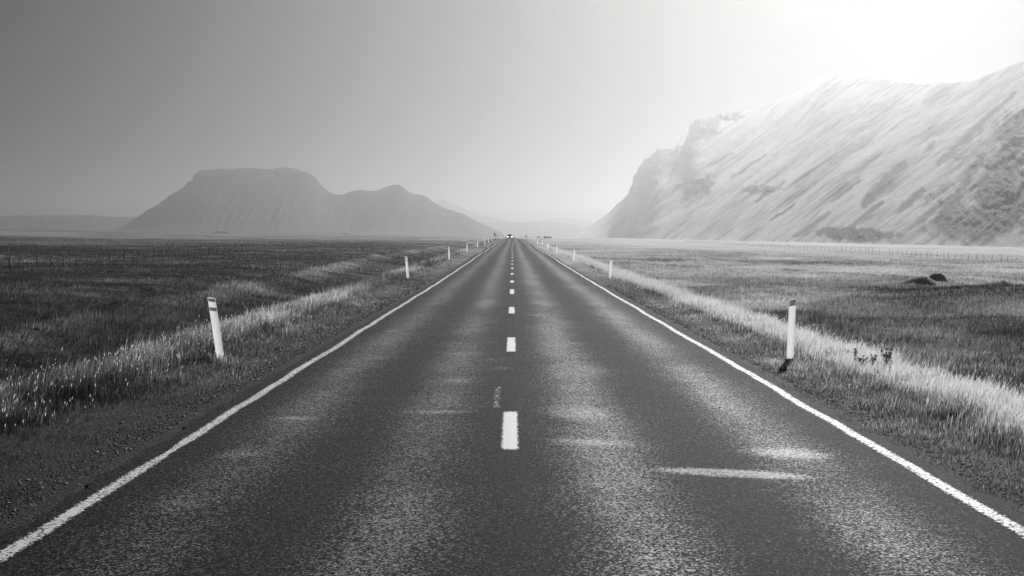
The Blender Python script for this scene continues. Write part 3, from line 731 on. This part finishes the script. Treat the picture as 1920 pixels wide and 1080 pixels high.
# ------------------------------------------------------------------ wire fences
def fence(line, d0, d1, step, label, hgt):
    ys = np.arange(d0, d1, step)
    xs = np.interp(ys, [p[1] for p in line], [p[0] for p in line])
    root = empty('wire_fence', (float(xs[0]), float(ys[0]), float(land_z(xs[0], ys[0]))))
    tag(root, label, 'fence')
    o0 = np.array(root.location)
    protos = []
    for k in range(4):
        h = hgt * (1 + .05 * (k - 1.5))
        bm = bmesh.new(); r = .030 + .006 * (k % 2)
        lx = [.0, .03, -.04, .05][k]
        rings = []
        for (z, rr) in ((-.35, r), (h * .5, r * .95), (h - .02, r * .85), (h, r * .6)):
            rings.append([bm.verts.new((lx * z + rr * math.cos(a * math.pi / 3), rr * math.sin(a * math.pi / 3), z)) for a in range(6)])
        for a, b in zip(rings, rings[1:]):
            for i in range(6): bm.faces.new((a[i], a[(i + 1) % 6], b[(i + 1) % 6], b[i]))
        bm.faces.new(rings[-1]); bm.faces.new(rings[0][::-1])
        me = bpy.data.meshes.new('fence_post'); bm.to_mesh(me); bm.free(); me.materials.append(M_WOOD); protos.append(me)
    tops = []
    restV = []; restF = []; cnt = 0
    for i, (x, y) in enumerate(zip(xs, ys)):
        x = x + .12 * math.sin(i * 2.3); z = float(land_z(x, y)); y = y + .25 * math.sin(i * 1.7)
        tops.append((x, y, z))
        me = protos[(i * 7) % 4]
        if i < 99:
            o = bpy.data.objects.new('fence_post', me); COL.objects.link(o); o.parent = root
            o.location = (x - o0[0], y - o0[1], z - o0[2])
            o.scale = (1, 1, 1.0 + .08 * math.sin(i * 3.1))
        else:
            vs_ = np.array([v.co for v in me.vertices]) + np.array((x, y, z)) - o0
            restV.append(vs_)
            for p in me.polygons: restF.append([v + cnt for v in p.vertices])
            cnt += len(vs_)
    if restV:
        me = bpy.data.meshes.new('fence_post'); me.from_pydata(np.concatenate(restV).tolist(), [], restF)
        o = link('far_fence_posts', me, root, M_WOOD); o['kind'] = 'stuff'
    for hz in (.45, .68, .92):
        bm = bmesh.new(); prev = None
        for (x, y, z) in tops:
            rr = .004
            ring = [bm.verts.new((x - o0[0] + rr * math.cos(a * 2.094), y - o0[1], z - o0[2] + hz * hgt + rr * math.sin(a * 2.094))) for a in range(3)]
            if prev:
                for i in range(3): bm.faces.new((prev[i], prev[(i + 1) % 3], ring[(i + 1) % 3], ring[i]))
            prev = ring
        bm_obj('wire', bm, root, M_DARK)
fence([(-39.6, 100), (-38.2, 131), (-39.5, 202), (-40, 335), (-40, 620)], 107, 610, 3.05, 'long wire fence on thin dark posts across the plain left of the road', 1.02)
fence([(71, 190), (70.5, 226), (72, 285), (74, 330), (80, 450), (94, 780)], 186, 780, 3.4, 'long wire fence on thin dark posts across the plain right of the road', 1.05)

# ------------------------------------------------------------------ oncoming car
M_CAR = simple_mat('white_car_paint', .86, .3, var=.02, spec=.6)
M_GLASS = simple_mat('dark_car_glass', .12, .1, var=.1, spec=.8)
M_TYRE = simple_mat('black_rubber', .02, .8)
M_RIM = simple_mat('alloy_rim', .5, .35, metal=.9)
def lamp_mat():
    m, nt, out = new_mat('lit_headlight'); e = nt.nodes.new('ShaderNodeEmission'); e.inputs[0].default_value = (1, 1, 1, 1); e.inputs[1].default_value = 9
    nt.links.new(e.outputs[0], out.inputs[0]); return m
M_LAMP = lamp_mat()
def build_car(X, Y):
    z = float(road_z(Y)) - .02
    root = empty('car', (X, Y, z))
    tag(root, 'small white car with lit headlights coming over the crest of the road', 'car')
    # side profile (y along the car, front at -y), half widths
    prof = [(-2.1, .35, .78), (-2.12, .62, .80), (-1.95, .80, .82), (-1.05, .98, .86), (-.35, 1.42, .66), (.2, 1.50, .66), (1.2, 1.46, .66), (1.9, 1.0, .84), (2.05, .85, .84), (2.08, .40, .80)]
    bm = bmesh.new(); top = []
    for (y, zz, hw) in prof:
        top.append([bm.verts.new((-hw, y, zz)), bm.verts.new((hw, y, zz))])
    belt = []; low = []
    for (y, zz, hw) in prof:
        zb = min(zz, .95); belt.append([bm.verts.new((-.87, y, min(zb, zz) - .04)), bm.verts.new((.87, y, min(zb, zz) - .04))])
        low.append([bm.verts.new((-.84, y, .28)), bm.verts.new((.84, y, .28))])
    for a, b, c, d, e, f in zip(top, top[1:], belt, belt[1:], low, low[1:]):
        bm.faces.new((a[0], a[1], b[1], b[0])); bm.faces.new((a[0], b[0], d[0], c[0])); bm.faces.new((a[1], c[1], d[1], b[1]))
        bm.faces.new((c[0], d[0], f[0], e[0])); bm.faces.new((c[1], e[1], f[1], d[1])); bm.faces.new((e[0], f[0], f[1], e[1]))
    for k in (0, -1):
        bm.faces.new((top[k][0], belt[k][0], belt[k][1], top[k][1])); bm.faces.new((belt[k][0], low[k][0], low[k][1], belt[k][1]))
    bmesh.ops.recalc_face_normals(bm, faces=bm.faces)
    bm_obj('body', bm, root, M_CAR)
    bm = bmesh.new()
    vs4 = [bm.verts.new(p) for p in ((-.72, -1.00, 1.02), (.72, -1.00, 1.02), (.58, -.40, 1.395), (-.58, -.40, 1.395))]
    bm.faces.new(vs4); bmesh.ops.solidify(bm, geom=bm.faces[:], thickness=-.03); bm_obj('windscreen', bm, root, M_GLASS)
    for s in (-1, 1):
        bm = bmesh.new()
        vs4 = [bm.verts.new((s * x, y, zz)) for x, y, zz in ((.83, -.75, .99), (.83, 1.5, .99), (.70, 1.1, 1.38), (.70, -.25, 1.38))]
        bm.faces.new(vs4 if s > 0 else vs4[::-1]); bmesh.ops.solidify(bm, geom=bm.faces[:], thickness=.05); bm_obj('side_window', bm, root, M_GLASS)
        bm = bmesh.new(); bmesh.ops.create_uvsphere(bm, u_segments=14, v_segments=8, radius=1, matrix=Matrix.Translation((s * .62, -2.08, .66)) @ Matrix.Diagonal((.17, .08, .09, 1)))
        bm_obj('headlight', bm, root, M_LAMP)
        bm = bmesh.new(); box_bm(bm, *(sorted((s * .88, s * 1.06))), -.80, -.68, .98, 1.12); bm_obj('wing_mirror', bm, root, M_CAR, .02)
    bm = bmesh.new(); box_bm(bm, -.55, .55, -2.16, -2.10, .32, .52); bm_obj('grille', bm, root, M_TYRE, .01)
    bm = bmesh.new(); box_bm(bm, -.25, .25, -2.18, -2.16, .42, .52); bm_obj('number_plate', bm, root, M_CAR)
    for s in (-1, 1):
        for yw in (-1.3, 1.35):
            bm = bmesh.new(); bmesh.ops.create_cone(bm, cap_ends=True, segments=24, radius1=.32, radius2=.32, depth=.2, matrix=Matrix.Translation((s * .77, yw, .32)) @ Matrix.Rotation(math.pi / 2, 4, 'Y'))
            wh = bm_obj('wheel', bm, root, M_TYRE)
            bm = bmesh.new(); bmesh.ops.create_cone(bm, cap_ends=True, segments=20, radius1=.2, radius2=.18, depth=.02, matrix=Matrix.Translation((s * .88, yw, .32)) @ Matrix.Rotation(s * math.pi / 2, 4, 'Y'))
            bm_obj('rim', bm, wh, M_RIM)
build_car(-.95, 470)

# ------------------------------------------------------------------ road signs far off
M_SIGN = simple_mat('dark_sign_back', .04, .5, var=.1)
def build_signs():
    Y = 415; X = (924.3 - 958) / F * Y
    z = float(land_z(X, Y)); top = 2.62
    root = empty('road_sign', (X, Y, z))
    tag(root, 'dark pole with a square sign and a direction arm, left of the road end', 'road sign')
    prism('pole', [(0, 0, -.3, .04), (0, 0, top - z, .04)], root, M_DARK)
    bm = bmesh.new(); box_bm(bm, -.21, .21, -.065, -.042, top - z - .62, top - z + .02); bm_obj('panel', bm, root, M_SIGN, .008)
    bm = bmesh.new()
    pts = [(.04, .0), (.78, .0), (.92, .11), (.78, .22), (.04, .22)]
    zb = top - z - .90
    f = [bm.verts.new((x, -.05, zb + zz)) for x, zz in pts]; b = [bm.verts.new((x, -.025, zb + zz)) for x, zz in pts]
    bm.faces.new(f); bm.faces.new(b[::-1])
    for i in range(5): bm.faces.new((f[i], b[i], b[(i + 1) % 5], f[(i + 1) % 5]))
    bm_obj('direction_arm', bm, root, M_SIGN)
    Y = 430; X = (981.5 - 958) / F * Y + .3; z = float(land_z(X, Y)); top = 2.05
    root = empty('road_sign', (X, Y, z))
    tag(root, 'tiny grey road sign on a thin pole, right of the road end', 'road sign')
    prism('pole', [(0, 0, -.3, .03), (0, 0, top - z, .03)], root, simple_mat('galvanised_pole', .35, .5, metal=.5))
    bm = bmesh.new(); box_bm(bm, -.25, .25, -.055, -.032, top - z - .36, top - z + .02); bm_obj('panel', bm, root, simple_mat('grey_sign_back', .16, .5), .008)
build_signs()

# ------------------------------------------------------------------ earth mounds in the right field
def mound(px, py, wpx, hpx, label, skew=0.0, zg=-1.2):
    X, Y = ground_at(px, py, zg)
    k = Y / F; Wd = wpx * k; Hh = hpx * k
    gz = float(land_z(X, Y))
    nx, ny = 42, 30
    u = np.linspace(-1, 1, nx); v = np.linspace(-1, 1, ny)
    U, Vv = np.meshgrid(u, v)
    r = np.hypot(U, Vv)
    prof = np.clip(1 - r ** 2.4, 0, 1) ** .7 if skew == 0 else np.clip(1 - np.hypot((U - skew) / np.where(U < skew, 1 + skew, 1 - skew), Vv) ** 1.3, 0, 1)
    nn = .14 * fbm(U * 3, Vv * 3, 4, px) * prof ** .5
    Z = Hh * (prof + nn) - .06
    XX = U * Wd / 2; YY = Vv * Wd * .45
    t = .62 + .25 * fbm(U * 4, Vv * 4, 3, px + 1)
    me = np_mesh('earth_mound', np.stack([XX, YY, Z], -1).reshape(-1, 3), quads=grid_quads(ny, nx), smooth=True, attrs={'tone': t, 'soil': t * 0})
    root = link('earth_mound', me, mat=M_GROUND); root.location = (X, Y, gz)
    tag(root, label, 'earth mound', 'dark mounds in the right field')
    # turf clinging to it
    n = 5000
    a = rng.random(n) * 2 - 1; b = rng.random(n) * 2 - 1
    ia = ((a + 1) / 2 * (nx - 1)).astype(int); ib = ((b + 1) / 2 * (ny - 1)).astype(int)
    zz = Z[ib, ia]; ok = zz > -.02; a = a[ok]; b = b[ok]; zz = zz[ok]; n = len(a)
    x0 = a * Wd / 2; y0 = b * Wd * .45; h = .10 + .12 * rng.random(n); w2 = .022
    P = np.stack([np.stack([x0 - w2, y0, zz - .03], 1), np.stack([x0 + w2, y0, zz - .03], 1), np.stack([x0 + .06 * rng.normal(size=n), y0, zz + h], 1)], 1).reshape(-1, 3)
    me = np_mesh('turf', P, tris=np.arange(3 * n).reshape(-1, 3), attrs={'tone': np.repeat(np.clip(.62 + .2 * rng.normal(size=n), 0, 1), 3)})
    o = link('turf', me, root, M_GRASS)
    return root
mound(1757, 524, 34, 14, 'dark rounded earth mound standing highest in the right field')
mound(1718, 533, 74, 15, 'low dark sprawling mound just left of the rounded one', skew=.35)
mound(1865, 548, 110, 16, 'broad dark hump near the right edge of the picture', skew=.2)

# ------------------------------------------------------------------ leafy weeds at the right verge
M_LEAF = simple_mat('dark_weed_leaf', .08, .6, var=.5, scale=60)
def weed(X, Y, h, spread, nst, label, seed):
    rd = random.Random(seed)
    root = empty('leafy_weed', (X, Y, float(land_z(X, Y))))
    tag(root, label, 'weed', 'dark weeds at the right verge')
    bs = bmesh.new(); bl = bmesh.new()
    for s in range(nst):
        a = rd.random() * 6.28; hh = h * (.6 + .5 * rd.random()); sp = spread * rd.random()
        ex, ey = math.cos(a) * sp, math.sin(a) * sp * .6
        prev = None
        for k in range(5):
            f = k / 4; c = Vector((ex * f ** 1.3, ey * f ** 1.3, hh * f)); r = .004 * (1 - .5 * f)
            ring = [bs.verts.new(c + Vector((r * math.cos(q * 2.09), r * math.sin(q * 2.09), 0))) for q in range(3)]
            if prev:
                for i in range(3): bs.faces.new((prev[i], prev[(i + 1) % 3], ring[(i + 1) % 3], ring[i]))
            prev = ring
        for k in range(rd.randint(18, 28)):
            f = .25 + .75 * rd.random(); c = Vector((ex * f ** 1.3, ey * f ** 1.3, hh * f))
            b = rd.random() * 6.28; L = .05 * (1.3 - .5 * f) * (.6 + .7 * rd.random()); up = rd.uniform(-.3, 1.3)
            dr = Vector((math.cos(b), math.sin(b), up)).normalized(); sd2 = dr.cross(Vector((0, 0, 1))).normalized() * L * .26
            nrm = Vector((0, 0, 1)) * L * .1
            p = [c, c + dr * L * .45 + sd2 + nrm, c + dr * L, c + dr * L * .45 - sd2 + nrm]
            vv = [bl.verts.new(q) for q in p]; bl.faces.new(vv)
        for q in range(3):
            b = rd.random() * 6.28; c = Vector((ex, ey, hh)) + Vector((math.cos(b), math.sin(b), rd.random())) * .014
            bmesh.ops.create_icosphere(bl, subdivisions=1, radius=.012, matrix=Matrix.Translation(c))
    bm_obj('stem', bs, root, M_LEAF); bm_obj('foliage', bl, root, M_LEAF)
for (px, py, h, sp, ns, lab, s) in [(1662, 703, .33, .17, 15, 'tallest dark leafy weed against the pale grass band right of the guide post', 1),
    (1640, 702, .22, .12, 9, 'small dark weed just left of the tallest weed', 2), (1618, 698, .22, .13, 9, 'low dark flowering weed nearest the right guide post', 3), (1603, 690, .23, .07, 4, 'thin dark weed leftmost of its clump', 4)]:
    x, y = ground_at(px, py, -.1); weed(x, y, h, sp, ns, lab, s)

# ------------------------------------------------------------------ far farm buildings and groves
M_WALL = simple_mat('grey_farm_wall', .12, .8); M_ROOF = simple_mat('dark_tin_roof', .06, .5); M_WALLW = simple_mat('pale_farm_wall', .5, .8)
def farm(px, D, w_, d_, h_, label, wall=None, group=None, roofh=1.4):
    a, _ = az_el(px, 440); X, Y = D * math.sin(a), D * math.cos(a)
    root = empty('farm_building', (X, Y, float(land_z(X, Y)) - .1))
    tag(root, label, 'farm building', 'far farm buildings on the plain')
    bm = bmesh.new(); box_bm(bm, -w_ / 2, w_ / 2, -d_ / 2, d_ / 2, 0, h_); bm_obj('wall', bm, root, wall or M_WALL)
    bm = bmesh.new(); e = .3
    p = [(-w_ / 2 - e, -d_ / 2 - e, h_), (w_ / 2 + e, -d_ / 2 - e, h_), (w_ / 2 + e, 0, h_ + roofh), (-w_ / 2 - e, 0, h_ + roofh), (-w_ / 2 - e, d_ / 2 + e, h_), (w_ / 2 + e, d_ / 2 + e, h_)]
    v_ = [bm.verts.new(q) for q in p]
    bm.faces.new((v_[0], v_[1], v_[2], v_[3])); bm.faces.new((v_[3], v_[2], v_[5], v_[4])); bm.faces.new((v_[0], v_[3], v_[4])); bm.faces.new((v_[1], v_[5], v_[2])); bm.faces.new((v_[0], v_[4], v_[5], v_[1]))
    bm_obj('roof', bm, root, M_ROOF)
    bm = bmesh.new(); box_bm(bm, -1.2, 1.2, -d_ / 2 - .06, -d_ / 2 - .003, 0, 2.4); bm_obj('door', bm, root, M_ROOF)
farm(645.5, 3000, 4.5, 8, 2.8, 'tiny dark farm shed left of its long low neighbour, far beyond the left fence')
farm(653, 3050, 8.5, 8, 1.6, 'tiny long low shed far beyond the left fence', roofh=.6)
farm(722, 2900, 3.5, 6, 1.5, 'tiniest shed on the far plain, between the long shed and the road', roofh=.7)
farm(1022.5, 1700, 3.0, 8, 2.2, 'dark end shed on the far plain right of the road', roofh=.5)
farm(1029.5, 1700, 6.5, 8, 1.5, 'dark long low barn on the far plain right of the road', roofh=.5)
farm(1010, 2300, 7, 8, 1.0, 'faint flat shed nearest the road on the right of its end', roofh=.5)
M_TREE = simple_mat('dark_conifer_foliage', .035, .9, var=.5, scale=1.2)
def grove(px, D, wd, h, label, n=60):
    a, _ = az_el(px, 440); X, Y = D * math.sin(a), D * math.cos(a)
    V = []; T = []
    rr = random.Random(int(px))
    bm = bmesh.new()
    for k in range(n):
        x = rr.uniform(-.5, .5) * wd; y = rr.uniform(-6, 6); e = 1 - abs(2 * x / wd) ** 6 * .6
        hh = h * e * rr.uniform(.8, 1.06); r0 = hh * rr.uniform(.28, .42)
        bmesh.ops.create_icosphere(bm, subdivisions=2, radius=1, matrix=Matrix.Translation((x, y, hh * .5)) @ Matrix.Diagonal((r0, r0, hh * .52, 1)))
    for v_ in bm.verts:
        v_.co += Vector((rr.uniform(-.25, .25), rr.uniform(-.25, .25), rr.uniform(-.2, .2)))
    o = bm_obj('grove', bm, None, M_TREE); o.location = (X, Y, float(land_z(X, Y)) - .3)
    tag(o, label, 'grove', kind='stuff')
grove(413, 3000, 33, 3.9, 'dark low flat topped grove far out on the left plain')
grove(378, 3100, 12, 1.2, 'thin dark scrub line left of the dark grove', 25)

# ------------------------------------------------------------------ hazy air
def build_haze():
    bm = bmesh.new(); box_bm(bm, -9500, 9500, -200, 15500, -12, 334)
    m, nt, out = new_mat('hazy_air')
    pv = nt.nodes.new('ShaderNodeVolumePrincipled')
    pv.inputs['Color'].default_value = (.47, .47, .47, 1)
    pv.inputs['Density'].default_value = 2.05e-4
    pv.inputs['Anisotropy'].default_value = .785
    nt.links.new(pv.outputs[0], out.inputs['Volume'])
    o = bm_obj('haze', bm, None, m)
    tag(o, 'pale summer haze over the whole plain', 'haze', kind='stuff')
build_haze()
